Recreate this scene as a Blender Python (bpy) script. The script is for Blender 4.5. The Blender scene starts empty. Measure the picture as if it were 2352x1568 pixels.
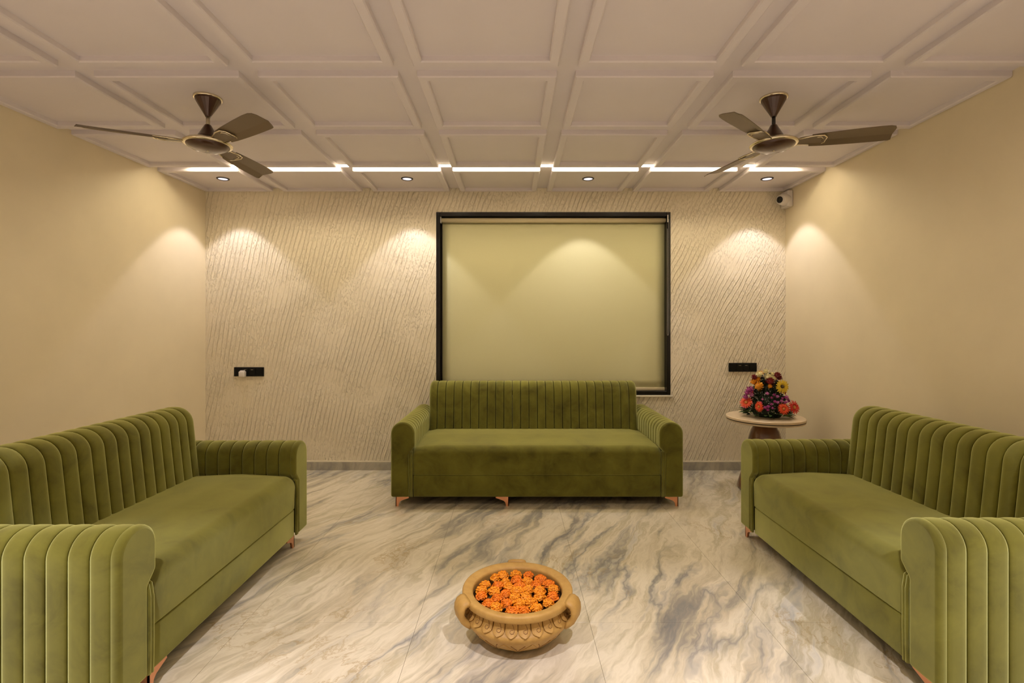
import bpy, bmesh, math, random
from math import sin, cos, pi, radians, sqrt
from mathutils import Vector, Matrix

random.seed(7)
S = bpy.context.scene
C = S.collection

# ------------------------------------------------------------------ camera
F_PX, HORIZON, CAM_H = 1160.0, 757.0, 1.35
cam = bpy.data.cameras.new('camera')
cam.sensor_width = 36.0
cam.lens = F_PX / 2352 * 36
cam.shift_y = -(784 - HORIZON) / 2352
cam.clip_start = 0.02
camo = bpy.data.objects.new('camera', cam)
camo.location = (0, 0, CAM_H)
camo.rotation_euler = (radians(90), 0, 0)
C.objects.link(camo)
S.camera = camo

# ------------------------------------------------------------------ world, exposure
w = bpy.data.worlds.new('world'); S.world = w; w.use_nodes = True
w.node_tree.nodes['Background'].inputs[0].default_value = (0.02, 0.025, 0.04, 1)
w.node_tree.nodes['Background'].inputs[1].default_value = 0.3
S.view_settings.view_transform = 'Standard'
S.view_settings.look = 'None'
S.view_settings.gamma = 1
S.view_settings.use_curve_mapping = False
S.view_settings.exposure = 0.2

SPOT_W = 22.0            # power of each recessed downlight along the textured wall
SPOT_NEAR_W = 150.0       # brighter downlights over the near half of the room
SPOT_COL = (0.95, 0.885, 0.98)
LED_STRENGTH = 36.0      # emission of the linear ceiling profiles
LED_COL = (1.0, 0.84, 0.58)

# ------------------------------------------------------------------ room dimensions (metres)
YB, YF = 4.864, -2.6              # wall behind the sofa, wall behind the camera
XR = 2.635
ZR, ZC = 2.679, 2.714             # underside of ceiling ribs, ceiling plane
def xl(y): return -2.952 - 0.042 * (YB - y)

# ------------------------------------------------------------------ helpers
def tag(o, label=None, cat=None, group=None, kind=None):
    if label: o['label'] = label
    if cat: o['category'] = cat
    if group: o['group'] = group
    if kind: o['kind'] = kind
    return o

def empty(name, loc=(0, 0, 0), rz=0.0, parent=None):
    o = bpy.data.objects.new(name, None)
    o.empty_display_size = 0.1
    o.location = loc; o.rotation_euler = (0, 0, rz)
    C.objects.link(o)
    if parent: o.parent = parent
    return o

def link(name, me, mat=None, parent=None, loc=None, rot=None):
    o = bpy.data.objects.new(name, me)
    if mat is not None and not me.materials: me.materials.append(mat)
    C.objects.link(o)
    if parent: o.parent = parent
    if loc is not None: o.location = loc
    if rot is not None: o.rotation_euler = rot
    return o

class MB:
    """collects shapes into ONE mesh"""
    def __init__(s): s.v = []; s.f = []; s.sm = []
    def add(s, v, f, smooth=False, M=None):
        n = len(s.v)
        s.v += [tuple((M @ Vector(p)) if M else p) for p in v]
        s.f += [tuple(i + n for i in q) for q in f]
        s.sm += [smooth] * len(f)
        return s
    def mesh(s, name, mat=None):
        me = bpy.data.meshes.new(name)
        me.from_pydata(s.v, [], s.f)
        me.polygons.foreach_set('use_smooth', s.sm)
        bm = bmesh.new(); bm.from_mesh(me)
        bmesh.ops.recalc_face_normals(bm, faces=bm.faces)
        bm.to_mesh(me); bm.free()
        me.update()
        if mat: me.materials.append(mat)
        return me
    def obj(s, name, mat, parent=None, loc=None, rot=None):
        return link(name, s.mesh(name, mat), None, parent, loc, rot)

def box(x0, x1, y0, y1, z0, z1):
    v = [(x, y, z) for z in (z0, z1) for y in (y0, y1) for x in (x0, x1)]
    f = [(0, 2, 3, 1), (4, 5, 7, 6), (0, 1, 5, 4), (2, 6, 7, 3), (0, 4, 6, 2), (1, 3, 7, 5)]
    return v, f

def rbox(x0, x1, y0, y1, z0, z1, r=0.01, seg=3):
    bm = bmesh.new()
    v, f = box(x0, x1, y0, y1, z0, z1)
    bv = [bm.verts.new(p) for p in v]
    for q in f: bm.faces.new([bv[i] for i in q])
    bmesh.ops.recalc_face_normals(bm, faces=bm.faces)
    bmesh.ops.bevel(bm, geom=list(bm.edges), offset=r, segments=seg, profile=0.5, affect='EDGES')
    bm.verts.index_update()
    V = [tuple(p.co) for p in bm.verts]; F = [tuple(p.index for p in q.verts) for q in bm.faces]
    bm.free()
    return V, F

def lathe(prof, n=48, cap0=True, cap1=True):
    v = []; f = []
    for (r, z) in prof:
        for k in range(n):
            a = 2 * pi * k / n
            v.append((r * cos(a), r * sin(a), z))
    for i in range(len(prof) - 1):
        for k in range(n):
            k2 = (k + 1) % n
            f.append((i * n + k, i * n + k2, (i + 1) * n + k2, (i + 1) * n + k))
    if cap0: f.append(tuple(range(n - 1, -1, -1)))
    if cap1: f.append(tuple((len(prof) - 1) * n + k for k in range(n)))
    return v, f

def tube(pts, r, n=8, closed=False):
    P = [Vector(p) for p in pts]; m = len(P); v = []; f = []
    up = None
    for i, p in enumerate(P):
        a = P[(i - 1) % m] if (closed or i > 0) else p
        b = P[(i + 1) % m] if (closed or i < m - 1) else p
        t = (b - a).normalized()
        if up is None:
            up = Vector((0, 0, 1)) if abs(t.z) < 0.9 else Vector((1, 0, 0))
        s = t.cross(up).normalized(); u2 = s.cross(t).normalized(); up = u2
        rr = r[i] if isinstance(r, (list, tuple)) else r
        for k in range(n):
            an = 2 * pi * k / n
            v.append(tuple(p + s * (rr * cos(an)) + u2 * (rr * sin(an))))
    for i in range(m if closed else m - 1):
        j = (i + 1) % m
        for k in range(n):
            k2 = (k + 1) % n
            f.append((i * n + k, i * n + k2, j * n + k2, j * n + k))
    if not closed:
        f.append(tuple(range(n - 1, -1, -1))); f.append(tuple((m - 1) * n + k for k in range(n)))
    return v, f

def stitched(me, n, left=True, right=True):
    """velvet without sheen, so the creases look shaded, along the two stitched edges of a channel mesh (13 stations, n points each)"""
    me.materials.append(M['velvet_crease_shade'])
    np_ = len(me.polygons); rings = (np_ - 2) // n
    for i, p in enumerate(me.polygons):
        k = i // n
        if i >= np_ - 2 or (left and k < 3) or (right and rings - 3 <= k < rings): p.material_index = 1
    return me

def rpoly(corners, seg=6):
    """closed polygon with rounded corners [(a,b,r)] -> points"""
    out = []; n = len(corners)
    for i in range(n):
        p = Vector(corners[i][:2]); r = corners[i][2]
        a = Vector(corners[i - 1][:2]); b = Vector(corners[(i + 1) % n][:2])
        if r <= 0: out.append(tuple(p)); continue
        da = (a - p).normalized(); db = (b - p).normalized()
        ang = da.angle(db); d = r / math.tan(ang / 2)
        c = p + (da + db).normalized() * (r / sin(ang / 2))
        s = p + da * d - c; e = p + db * d - c
        a0 = math.atan2(s.y, s.x); a1 = math.atan2(e.y, e.x)
        dd = (a1 - a0 + pi) % (2 * pi) - pi
        k = max(2, int(seg * abs(dd) / (pi / 2)) + 1)
        for j in range(k + 1):
            t = a0 + dd * j / k
            out.append((c.x + r * cos(t), c.y + r * sin(t)))
    return out

def densify(pts, step=0.04):
    out = []; n = len(pts)
    for i in range(n):
        a = Vector(pts[i]); b = Vector(pts[(i + 1) % n]); L = (b - a).length
        k = max(1, int(L / step))
        for j in range(k): out.append(tuple(a + (b - a) * j / k))
    return out

def prism(pts, t0, t1, axis='y'):
    """extrude a closed 2-D outline; axis is the extrusion axis"""
    n = len(pts)
    def mk(p, t):
        return {'y': (p[0], t, p[1]), 'x': (t, p[0], p[1]), 'z': (p[0], p[1], t)}[axis]
    v = [mk(p, t0) for p in pts] + [mk(p, t1) for p in pts]
    f = [tuple(range(n)), tuple(range(2 * n - 1, n - 1, -1))]
    for i in range(n):
        j = (i + 1) % n
        f.append((i, j, n + j, n + i))
    return v, f

def channel(prof, w, bulge, ns=9, left_b=None, right_b=None):
    """one padded channel: closed outline prof in (a,b), puffed across its width w (local x from -w/2 to w/2)"""
    n = len(prof)
    area = sum(prof[i][0] * prof[(i + 1) % n][1] - prof[(i + 1) % n][0] * prof[i][1] for i in range(n))
    sg = 1 if area > 0 else -1
    nor = []
    for i in range(n):
        a = Vector(prof[i - 1]); b = Vector(prof[(i + 1) % n]); t = (b - a).normalized()
        nor.append(Vector((t.y, -t.x)) * sg)
    v = []; f = []
    ss = [-1, -0.985, -0.965, -0.94, -0.75, -0.4, 0, 0.4, 0.75, 0.94, 0.965, 0.985, 1]
    if left_b is not None: ss = [-1, -0.99, -0.95, -0.87, -0.75, -0.6] + ss[5:]
    if right_b is not None: ss = ss[:-5] + [0.6, 0.75, 0.87, 0.95, 0.99, 1]
    ns = len(ss)
    for k in range(ns):
        s = ss[k]
        big = left_b if s < 0 else right_b
        if big is not None: ins = big * (1 - sqrt(max(0.0, 1 - abs(s) ** 2.6 * 0.999)))
        else: ins = 0.34 * bulge * abs(s) ** 4 + 0.66 * bulge * max(0.0, (abs(s) - 0.94) / 0.06) ** 1.8
        for i in range(n):
            p = Vector(prof[i]) - nor[i] * ins
            v.append((s * w / 2, p.x, p.y))
    for k in range(ns - 1):
        for i in range(n):
            j = (i + 1) % n
            f.append((k * n + i, k * n + j, (k + 1) * n + j, (k + 1) * n + i))
    f.append(tuple(range(n - 1, -1, -1))); f.append(tuple((ns - 1) * n + i for i in range(n)))
    return v, f

# ------------------------------------------------------------------ materials
class NT:
    def __init__(s, name):
        s.m = bpy.data.materials.new(name); s.m.use_nodes = True
        s.t = s.m.node_tree; s.b = s.t.nodes['Principled BSDF']
    def n(s, typ, **kw):
        nd = s.t.nodes.new(typ)
        for k, v in kw.items():
            if k.startswith('i_'):
                key = k[2:]
                nd.inputs[int(key) if key.isdigit() else key.replace('_', ' ')].default_value = v
            else: setattr(nd, k, v)
        return nd
    def l(s, a, b): s.t.links.new(a, b)
    def pos(s): return s.n('ShaderNodeNewGeometry').outputs['Position']
    def mapping(s, src, rot=(0, 0, 0), scale=(1, 1, 1), loc=(0, 0, 0), typ='POINT'):
        m = s.n('ShaderNodeMapping', vector_type=typ)
        m.inputs['Rotation'].default_value = rot; m.inputs['Scale'].default_value = scale; m.inputs['Location'].default_value = loc
        s.l(src, m.inputs['Vector']); return m.outputs[0]
    def noise(s, src, scale, detail=4, rough=0.5, dist=0.0):
        nd = s.n('ShaderNodeTexNoise'); nd.inputs['Scale'].default_value = scale
        nd.inputs['Detail'].default_value = detail; nd.inputs['Roughness'].default_value = rough; nd.inputs['Distortion'].default_value = dist
        if src is not None: s.l(src, nd.inputs['Vector'])
        return nd
    def ramp(s, src, stops, interp='LINEAR'):
        r = s.n('ShaderNodeValToRGB'); cr = r.color_ramp; cr.interpolation = interp
        while len(cr.elements) < len(stops): cr.elements.new(0.5)
        for e, (p, c) in zip(cr.elements, stops):
            e.position = p; e.color = (*c, 1) if len(c) == 3 else c
        s.l(src, r.inputs[0]); return r.outputs[0]
    def math(s, op, a, b=None, clamp=False):
        nd = s.n('ShaderNodeMath', operation=op, use_clamp=clamp)
        for i, x in enumerate((a, b)):
            if x is None: continue
            if isinstance(x, (int, float)): nd.inputs[i].default_value = x
            else: s.l(x, nd.inputs[i])
        return nd.outputs[0]
    def mix(s, fac, a, b, mode='MIX'):
        nd = s.n('ShaderNodeMix', data_type='RGBA', blend_type=mode)
        for i, x in ((0, fac), (6, a), (7, b)):
            if isinstance(x, (int, float)): nd.inputs[i].default_value = x
            elif isinstance(x, tuple): nd.inputs[i].default_value = (*x, 1)
            else: s.l(x, nd.inputs[i])
        return nd.outputs[2]
    def bump(s, h, strength, dist):
        b = s.n('ShaderNodeBump'); b.inputs['Strength'].default_value = strength; b.inputs['Distance'].default_value = dist
        s.l(h, b.inputs['Height']); s.l(b.outputs[0], s.b.inputs['Normal'])

def plain(name, col, rough=0.5, metal=0.0, spec=0.5, vary=0.0, vscale=20, bump=0.0, bscale=200, sheen=0.0, coat=0.0):
    t = NT(name); b = t.b
    b.inputs['Base Color'].default_value = (*col, 1); b.inputs['Roughness'].default_value = rough
    b.inputs['Metallic'].default_value = metal; b.inputs['Specular IOR Level'].default_value = spec
    b.inputs['Coat Weight'].default_value = coat
    if vary:
        nz = t.noise(t.pos(), vscale, 5, 0.55)
        c0 = tuple(c * (1 - vary) for c in col); c1 = tuple(min(1, c * (1 + vary)) for c in col)
        t.l(t.ramp(nz.outputs[0], [(0.3, c0), (0.7, c1)]), b.inputs['Base Color'])
    if bump:
        nz = t.noise(t.pos(), bscale, 3); t.bump(nz.outputs[0], bump, 0.002)
    return t.m

def emit(name, col, strength):
    t = NT(name)
    t.b.inputs['Base Color'].default_value = (*col, 1)
    t.b.inputs['Emission Color'].default_value = (*col, 1); t.b.inputs['Emission Strength'].default_value = strength
    return t.m

M = {}
M['wall'] = plain('cream_wall_paint', (0.80, 0.70, 0.50), 0.62, vary=0.03, vscale=3, bump=0.08, bscale=160)
M['ceil'] = plain('ceiling_paint', (0.76, 0.70, 0.715), 0.7, vary=0.015, vscale=4)
M['white'] = plain('white_plastic', (0.75, 0.70, 0.66), 0.35)

def plaster():
    t = NT('trowelled_plaster'); p = t.pos()
    sep = t.n('ShaderNodeSeparateXYZ'); t.l(p, sep.inputs[0])
    cmb = t.n('ShaderNodeCombineXYZ'); t.l(sep.outputs[0], cmb.inputs[0]); t.l(sep.outputs[2], cmb.inputs[1])
    q = cmb.outputs[0]
    # strokes lean further to the right towards the right-hand side of the wall
    lean = t.math('ADD', t.math('MULTIPLY', sep.outputs[0], 0.055), 0.33)
    uu = t.math('SUBTRACT', sep.outputs[0], t.math('MULTIPLY', sep.outputs[2], lean))
    low = t.noise(t.mapping(q, loc=(3.1, 1.7, 0)), 0.9, 2)
    mid = t.noise(t.mapping(q, rot=(0, 0, radians(14)), scale=(6, 0.9, 1)), 1.0, 3, 0.55)
    fin = t.noise(t.mapping(q, rot=(0, 0, radians(17)), scale=(80, 24, 1)), 1.0, 3, 0.6)
    ph = t.math('MULTIPLY', uu, 2 * pi / 0.040)
    ph = t.math('ADD', ph, t.math('MULTIPLY', low.outputs[0], 14.0))
    ph = t.math('ADD', ph, t.math('MULTIPLY', mid.outputs[0], 8.0))
    ph = t.math('ADD', ph, t.math('MULTIPLY', fin.outputs[0], 2.0))
    groove = t.ramp(t.math('ADD', t.math('MULTIPLY', t.math('SINE', ph), 0.5), 0.5), [(0.0, (0, 0, 0)), (0.10, (0.75,) * 3), (0.22, (1, 1, 1)), (0.85, (0.92,) * 3), (1.0, (0.8,) * 3)])
    crumbs = t.noise(t.mapping(q, rot=(0, 0, radians(25)), scale=(1.0, 0.45, 1)), 75, 3, 0.55)
    cr = t.ramp(crumbs.outputs[0], [(0.56, (0, 0, 0)), (0.60, (1, 1, 1))])
    mask = t.noise(t.mapping(q, loc=(0.4, 5.0, 0)), 1.6, 4, 0.65)
    mk = t.ramp(mask.outputs[0], [(0.40, (0.10,) * 3), (0.56, (1, 1, 1))])
    patch = t.noise(t.mapping(q, loc=(7.4, 2.0, 0)), 3.2, 4, 0.7)
    pk = t.ramp(patch.outputs[0], [(0.42, (0.1,) * 3), (0.62, (1, 1, 1))])
    h = t.math('MULTIPLY', groove, mk)
    h = t.math('ADD', h, t.math('MULTIPLY', t.math('MULTIPLY', cr, pk), 1.0))
    h = t.math('ADD', h, t.math('MULTIPLY', fin.outputs[0], 0.35))
    t.b.inputs['Base Color'].default_value = (0.82, 0.735, 0.56, 1)
    t.b.inputs['Roughness'].default_value = 0.45
    t.bump(h, 0.9, 0.009)
    return t.m
M['plaster'] = plaster()

def marble(name, grey=0.0, rough=0.07):
    t = NT(name); p = t.pos()
    rot = t.mapping(p, rot=(0, 0, radians(-62)), scale=(1, 1, 1))       # x runs along the veins
    warp = t.noise(t.mapping(rot, scale=(0.8, 1.5, 1)), 1.0, 5, 0.6)
    sub = t.n('ShaderNodeVectorMath', operation='SUBTRACT'); t.l(warp.outputs['Color'], sub.inputs[0]); sub.inputs[1].default_value = (0.5, 0.5, 0.5)
    sc = t.n('ShaderNodeVectorMath', operation='SCALE'); t.l(sub.outputs[0], sc.inputs[0]); sc.inputs['Scale'].default_value = 0.50
    ad = t.n('ShaderNodeVectorMath', operation='ADD'); t.l(rot, ad.inputs[0]); t.l(sc.outputs[0], ad.inputs[1])
    q = ad.outputs[0]
    bands = t.noise(t.mapping(q, scale=(0.50, 3.9, 1)), 1.0, 9, 0.64)
    fine = t.noise(t.mapping(q, scale=(1.4, 11, 1), loc=(5, 2, 0)), 1.0, 7, 0.62)
    f = t.math('ADD', t.math('MULTIPLY', bands.outputs[0], 0.66), t.math('MULTIPLY', fine.outputs[0], 0.34))
    base = t.ramp(f, [(0.33, (0.21, 0.215, 0.22)), (0.405, (0.38, 0.35, 0.28)), (0.455, (0.60, 0.53, 0.38)),
                      (0.52, (0.76, 0.69, 0.53)), (0.575, (0.55, 0.49, 0.34)), (0.61, (0.70, 0.65, 0.52)), (0.68, (0.50, 0.49, 0.45))])
    # dark hair veins along the bands
    v1 = t.noise(t.mapping(q, scale=(0.45, 2.2, 1), loc=(1.3, 7.7, 0)), 1.0, 6, 0.58)
    d1 = t.math('ABSOLUTE', t.math('SUBTRACT', v1.outputs[0], 0.5))
    ln = t.ramp(d1, [(0.0, (1, 1, 1)), (0.012, (0.6,) * 3), (0.045, (0, 0, 0))])
    brk = t.noise(t.mapping(q, scale=(1.2, 1.2, 1), loc=(9, 0, 0)), 1.0, 3)
    lnm = t.math('MULTIPLY', ln, t.ramp(brk.outputs[0], [(0.38, (0, 0, 0)), (0.62, (1, 1, 1))]))
    c = t.mix(t.math('MULTIPLY', lnm, 0.75), base, (0.17, 0.18, 0.20))
    # ochre cracks
    v2 = t.noise(t.mapping(q, scale=(2.6, 4.5, 1), loc=(2, 3, 0)), 1.0, 8, 0.68)
    d2 = t.math('ABSOLUTE', t.math('SUBTRACT', v2.outputs[0], 0.5))
    l2 = t.ramp(d2, [(0.0, (1, 1, 1)), (0.02, (0, 0, 0))])
    br2 = t.noise(t.mapping(p, loc=(4, 1, 0)), 1.7, 3)
    l2m = t.math('MULTIPLY', l2, t.ramp(br2.outputs[0], [(0.52, (0, 0, 0)), (0.66, (1, 1, 1))]))
    c = t.mix(t.math('MULTIPLY', l2m, 0.55), c, (0.40, 0.27, 0.10))
    if grey: c = t.mix(grey, c, (0.33, 0.32, 0.29))
    t.l(c, t.b.inputs['Base Color'])
    t.b.inputs['Roughness'].default_value = rough
    t.b.inputs['Specular IOR Level'].default_value = 0.5
    return t.m
M['marble'] = marble('polished_marble')
M['skirting'] = marble('skirting_marble', 0.55, 0.15)
M['grout'] = plain('grout', (0.50, 0.44, 0.32), 0.8)

def velvet(name='olive_velvet', sheen=1.0):
    t = NT(name); p = t.pos()
    n1 = t.noise(t.mapping(p, scale=(1, 1, 1)), 5.5, 5, 0.6, 0.5)
    n2 = t.noise(p, 900, 2)
    col = t.ramp(n1.outputs[0], [(0.30, (0.068, 0.058, 0.007)), (0.48, (0.120, 0.110, 0.014)), (0.70, (0.165, 0.156, 0.022))])
    t.l(col, t.b.inputs['Base Color'])
    t.b.inputs['Roughness'].default_value = 0.85
    t.b.inputs['Specular IOR Level'].default_value = 0.12
    t.b.inputs['Sheen Weight'].default_value = sheen
    t.b.inputs['Sheen Roughness'].default_value = 0.5
    t.b.inputs['Sheen Tint'].default_value = (0.86, 0.88, 0.36, 1)
    t.bump(n2.outputs[0], 0.15, 0.001)
    return t.m
M['velvet'] = velvet()
M['velvet_crease_shade'] = velvet('olive_velvet_crease_shade', 0.0)  # same velvet with sheen left off, shading the channel creases so seams read dark
M['copper'] = plain('rose_copper', (0.82, 0.40, 0.24), 0.28, 0.9)
M['under'] = plain('black_underside_cloth', (0.012, 0.010, 0.008), 0.9)

M['granite'] = plain('black_granite', (0.010, 0.008, 0.007), 0.25, spec=0.3)
M['sash'] = plain('dark_brown_sash', (0.03, 0.015, 0.008), 0.35)
def glass():
    t = NT('window_glass'); t.b.inputs['Base Color'].default_value = (0.8, 0.85, 0.85, 1)
    t.b.inputs['Transmission Weight'].default_value = 1; t.b.inputs['Roughness'].default_value = 0.0
    return t.m
M['glass'] = glass()
M['blind'] = plain('blind_fabric', (0.62, 0.59, 0.33), 0.6, vary=0.02, vscale=300, bump=0.1, bscale=700)
M['blindrail'] = plain('blind_rail', (0.66, 0.57, 0.36), 0.45)
M['chain'] = plain('bead_chain', (0.45, 0.42, 0.36), 0.4)
M['sill'] = plain('white_sill', (0.75, 0.68, 0.52), 0.45)
M['black'] = plain('black_gloss_plate', (0.004, 0.004, 0.004), 0.3, spec=0.2)
M['mark'] = plain('switch_mark', (0.35, 0.30, 0.20), 0.5)
M['lens'] = plain('camera_lens', (0.004, 0.004, 0.005), 0.08)

M['fanbrown'] = plain('fan_brown_enamel', (0.060, 0.022, 0.010), 0.28, 0.25, coat=0.5)
M['fanblade'] = plain('fan_blade_brown', (0.17, 0.125, 0.075), 0.42, 0.35)
M['chrome'] = plain('chrome_trim', (0.80, 0.72, 0.55), 0.14, 1.0)
M['fanblack'] = plain('fan_black_band', (0.008, 0.007, 0.006), 0.3)
M['rod'] = plain('fan_rod_steel', (0.45, 0.40, 0.30), 0.35, 0.8)
M['lampring'] = plain('downlight_ring', (0.055, 0.05, 0.055), 0.35, 0.3)
M['lampface'] = emit('downlight_face', (0.93, 0.88, 1.0), 0.95)
M['led_dim'] = emit('led_diffuser_dimmed', LED_COL, LED_STRENGTH * 0.36)
M['led'] = emit('led_diffuser', LED_COL, LED_STRENGTH)

def clay(name, c0, c1):
    t = NT(name); p = t.pos()
    n1 = t.noise(p, 28, 6, 0.6)
    t.l(t.ramp(n1.outputs[0], [(0.3, c0), (0.7, c1)]), t.b.inputs['Base Color'])
    n2 = t.noise(p, 220, 4); t.bump(n2.outputs[0], 0.18, 0.002)
    t.b.inputs['Roughness'].default_value = 0.55
    return t.m
M['clay'] = clay('terracotta', (0.42, 0.235, 0.052), (0.53, 0.315, 0.080))
M['clayline'] = plain('terracotta_carved_line', (0.24, 0.11, 0.03), 0.7)
M['water'] = plain('dark_water', (0.02, 0.008, 0.003), 0.08)
M['mari1'] = plain('marigold_orange', (0.92, 0.22, 0.004), 0.6, vary=0.25, vscale=180)
M['mari2'] = plain('marigold_light_orange', (0.97, 0.32, 0.008), 0.6, vary=0.22, vscale=180)

M['tabletop'] = plain('pale_table_stone', (0.70, 0.55, 0.36), 0.25, vary=0.05, vscale=30)
M['tableedge'] = plain('dark_edge_groove', (0.03, 0.02, 0.015), 0.5)
M['wood'] = plain('polished_brown_wood', (0.16, 0.062, 0.022), 0.25, vary=0.25, vscale=9, coat=0.4)
M['leaf'] = plain('dark_leaf', (0.012, 0.026, 0.007), 0.45, vary=0.4, vscale=40)
M['leaf2'] = plain('fresh_leaf', (0.07, 0.13, 0.03), 0.45, vary=0.3, vscale=40)
for nm, c in (('yellow', (0.80, 0.55, 0.03)), ('amber', (0.85, 0.38, 0.02)), ('cream', (0.82, 0.74, 0.42)), ('red', (0.62, 0.025, 0.012)),
              ('orangered', (0.78, 0.075, 0.015)), ('maroon', (0.22, 0.012, 0.018)), ('magenta', (0.36, 0.045, 0.22)), ('pinkish', (0.55, 0.16, 0.40)),
              ('centre_dark', (0.09, 0.05, 0.015)), ('centre_orange', (0.60, 0.22, 0.04)), ('babyw', (0.72, 0.66, 0.60))):
    M[nm] = plain('petal_' + nm, c, 0.55, vary=0.15, vscale=90)

# ================================================================== ROOM SHELL
# ---- floor slab and tiles
fl = MB().add(*prism([(xl(YF) - 0.02, YF), (XR + 0.02, YF), (XR + 0.02, YB), (xl(YB) - 0.02, YB)], -0.12, -0.004, 'z')).obj('floor', M['grout'])
tag(fl, 'polished cream and grey veined marble tile floor', 'floor', kind='structure')
JX, JY, TW, TL, GAP = 0.358, 2.33, 0.795, 1.60, 0.0012
tile_shared = None
kx0 = int(math.floor((xl(YF) - JX) / TW)); kx1 = int(math.ceil((XR - JX) / TW))
ky0 = int(math.floor((YF - JY) / TL)); ky1 = int(math.ceil((YB - JY) / TL))
for kx in range(kx0, kx1):
    for ky in range(ky0, ky1):
        a0, a1 = JX + kx * TW, JX + (kx + 1) * TW
        b0, b1 = JY + ky * TL, JY + (ky + 1) * TL
        g = GAP / 2
        x0, x1, y0, y1 = a0 + g, a1 - g, max(b0 + g, YF + .001), min(b1 - g, YB - .001)
        if y1 - y0 < 0.02: continue
        whole = (y1 - y0 > TL - 0.01) and x0 > -2.9 and x1 < XR
        if whole:
            if tile_shared is None:
                tile_shared = MB().add(*rbox(-TW / 2 + g, TW / 2 - g, -TL / 2 + g, TL / 2 - g, -0.012, 0, 0.0004, 1)).mesh('tile', M['marble'])
            link('tile', tile_shared, None, fl, ((a0 + a1) / 2, (b0 + b1) / 2, 0))
        else:
            pl = [(max(x0, xl(y0) + .001), y0), (min(x1, XR - .001), y0), (min(x1, XR - .001), y1), (max(x0, xl(y1) + .001), y1)]
            if pl[1][0] - pl[0][0] < 0.02 or pl[2][0] - pl[3][0] < 0.02: continue
            MB().add(*prism(pl, -0.012, 0, 'z')).obj('tile', M['marble'], fl)

# ---- side walls, wall behind the camera
T = 0.15
o = MB().add(*prism([(xl(YF), YF), (xl(YB), YB), (xl(YB) - T, YB), (xl(YF) - T, YF)], -0.1, 2.85, 'z')).obj('wall_left', M['wall'])
tag(o, 'plain cream wall behind the left sofa', 'wall', kind='structure')
o = MB().add(*box(XR, XR + T, YF, YB, -0.1, 2.85)).obj('wall_right', M['wall'])
tag(o, 'plain cream wall behind the right sofa', 'wall', kind='structure')
o = MB().add(*box(xl(YF) - T, XR + T, YF - T, YF, -0.1, 2.85)).obj('wall_front', M['wall'])
tag(o, 'plain cream wall on the near side of the room', 'wall', kind='structure')

# ---- wall with window opening
WX0, WX1, WZ0, WZ1 = -0.730, 1.526, 0.721, 2.482
mb = MB()
XA, XB = xl(YB) - T, XR + T
for b in ((XA, WX0, 0, 2.85), (WX1, XB, 0, 2.85), (WX0, WX1, 0, WZ0), (WX0, WX1, WZ1, 2.85)):
    mb.add(*box(b[0], b[1], YB, YB + 0.22, b[2] - (0.1 if b[2] == 0 else 0), b[3]))
o = mb.obj('wall_back', M['plaster'])
tag(o, 'cream wall with trowelled diagonal plaster texture around the window', 'wall', kind='structure')

# ---- baseboards
SK = 0.078
o = MB().add(*box(xl(YB), XR, YB - 0.012, YB, 0, SK)).obj('baseboard_back', M['skirting'])
tag(o, 'grey marble skirting along the textured wall', 'baseboard', kind='structure')
MB().add(*box(xl(YB), XR, YB - 0.010, YB, SK, SK + 0.010)).obj('mortar_line', M['sill'], o)
o = MB().add(*prism([(xl(YF), YF), (xl(YB), YB - 0.012), (xl(YB) + 0.012, YB - 0.012), (xl(YF) + 0.012, YF)], 0, SK, 'z')).obj('baseboard_left', M['skirting'])
tag(o, 'grey marble skirting along the left wall', 'baseboard', kind='structure')
o = MB().add(*box(XR - 0.012, XR, YF, YB - 0.012, 0, SK)).obj('baseboard_right', M['skirting'])
tag(o, 'grey marble skirting along the right wall', 'baseboard', kind='structure')

# ---- coffered ceiling
ce = MB().add(*prism([(xl(YF) - T, YF - T), (XR + T, YF - T), (XR + T, YB + 0.22), (xl(YB) - T, YB + 0.22)], ZC, ZC + 0.14, 'z')).obj('ceiling', M['ceil'])
tag(ce, 'cream coffered ceiling with square moulded panels', 'ceiling', kind='structure')
CH = [-2.25, -1.388, -0.549, 0.286, 1.112, 1.943]       # centres of the channels running away from the camera
ROWS = [4.190 - 0.791 * k for k in range(9)]            # centres of the channels running across
HC, RW = 0.05, 0.05                                     # half channel width, rib width
FANS = ((-1.780, 2.957), (1.532, 2.957))
def coffer(xa0, xa1, xb0, xb1, y0, y1, rl, rr, rn, rf):
    """rib frame: near edge y0 spans xa0..xa1, far edge y1 spans xb0..xb1"""
    O = [(xa0, y0), (xa1, y0), (xb1, y1), (xb0, y1)]
    I = [(xa0 + rl, y0 + rn), (xa1 - rr, y0 + rn), (xb1 - rr, y1 - rf), (xb0 + rl, y1 - rf)]
    ch = 0.006
    def inset(P, Q, d):
        out = []
        for a, b in zip(P, Q):
            out.append((a[0] + math.copysign(min(d, abs(b[0] - a[0]) / 3), b[0] - a[0]), a[1] + math.copysign(min(d, abs(b[1] - a[1]) / 3), b[1] - a[1])))
        return out
    O2, I2 = inset(O, I, ch), inset(I, O, ch)
    loops = [(O, ZC + .001), (O, ZR + ch), (O2, ZR), (I2, ZR), (I, ZR + ch), (I, ZC + .001)]
    v = [(p[0], p[1], z) for L, z in loops for p in L]; f = []
    for k in range(5):
        for i in range(4):
            j = (i + 1) % 4
            f.append((k * 4 + i, k * 4 + j, k * 4 + 4 + j, k * 4 + 4 + i))
    MB().add(v, f).obj('coffer_frame', M['ceil'], ce)
    MB().add(*prism(I, ZC - 0.005, ZC + 0.001, 'z')).obj('coffer_panel', M['ceil'], ce)
bounds = []
prev = YB
for r in ROWS:
    bounds.append((r + HC, prev)); prev = r - HC
bounds.append((YF, prev))
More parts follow.
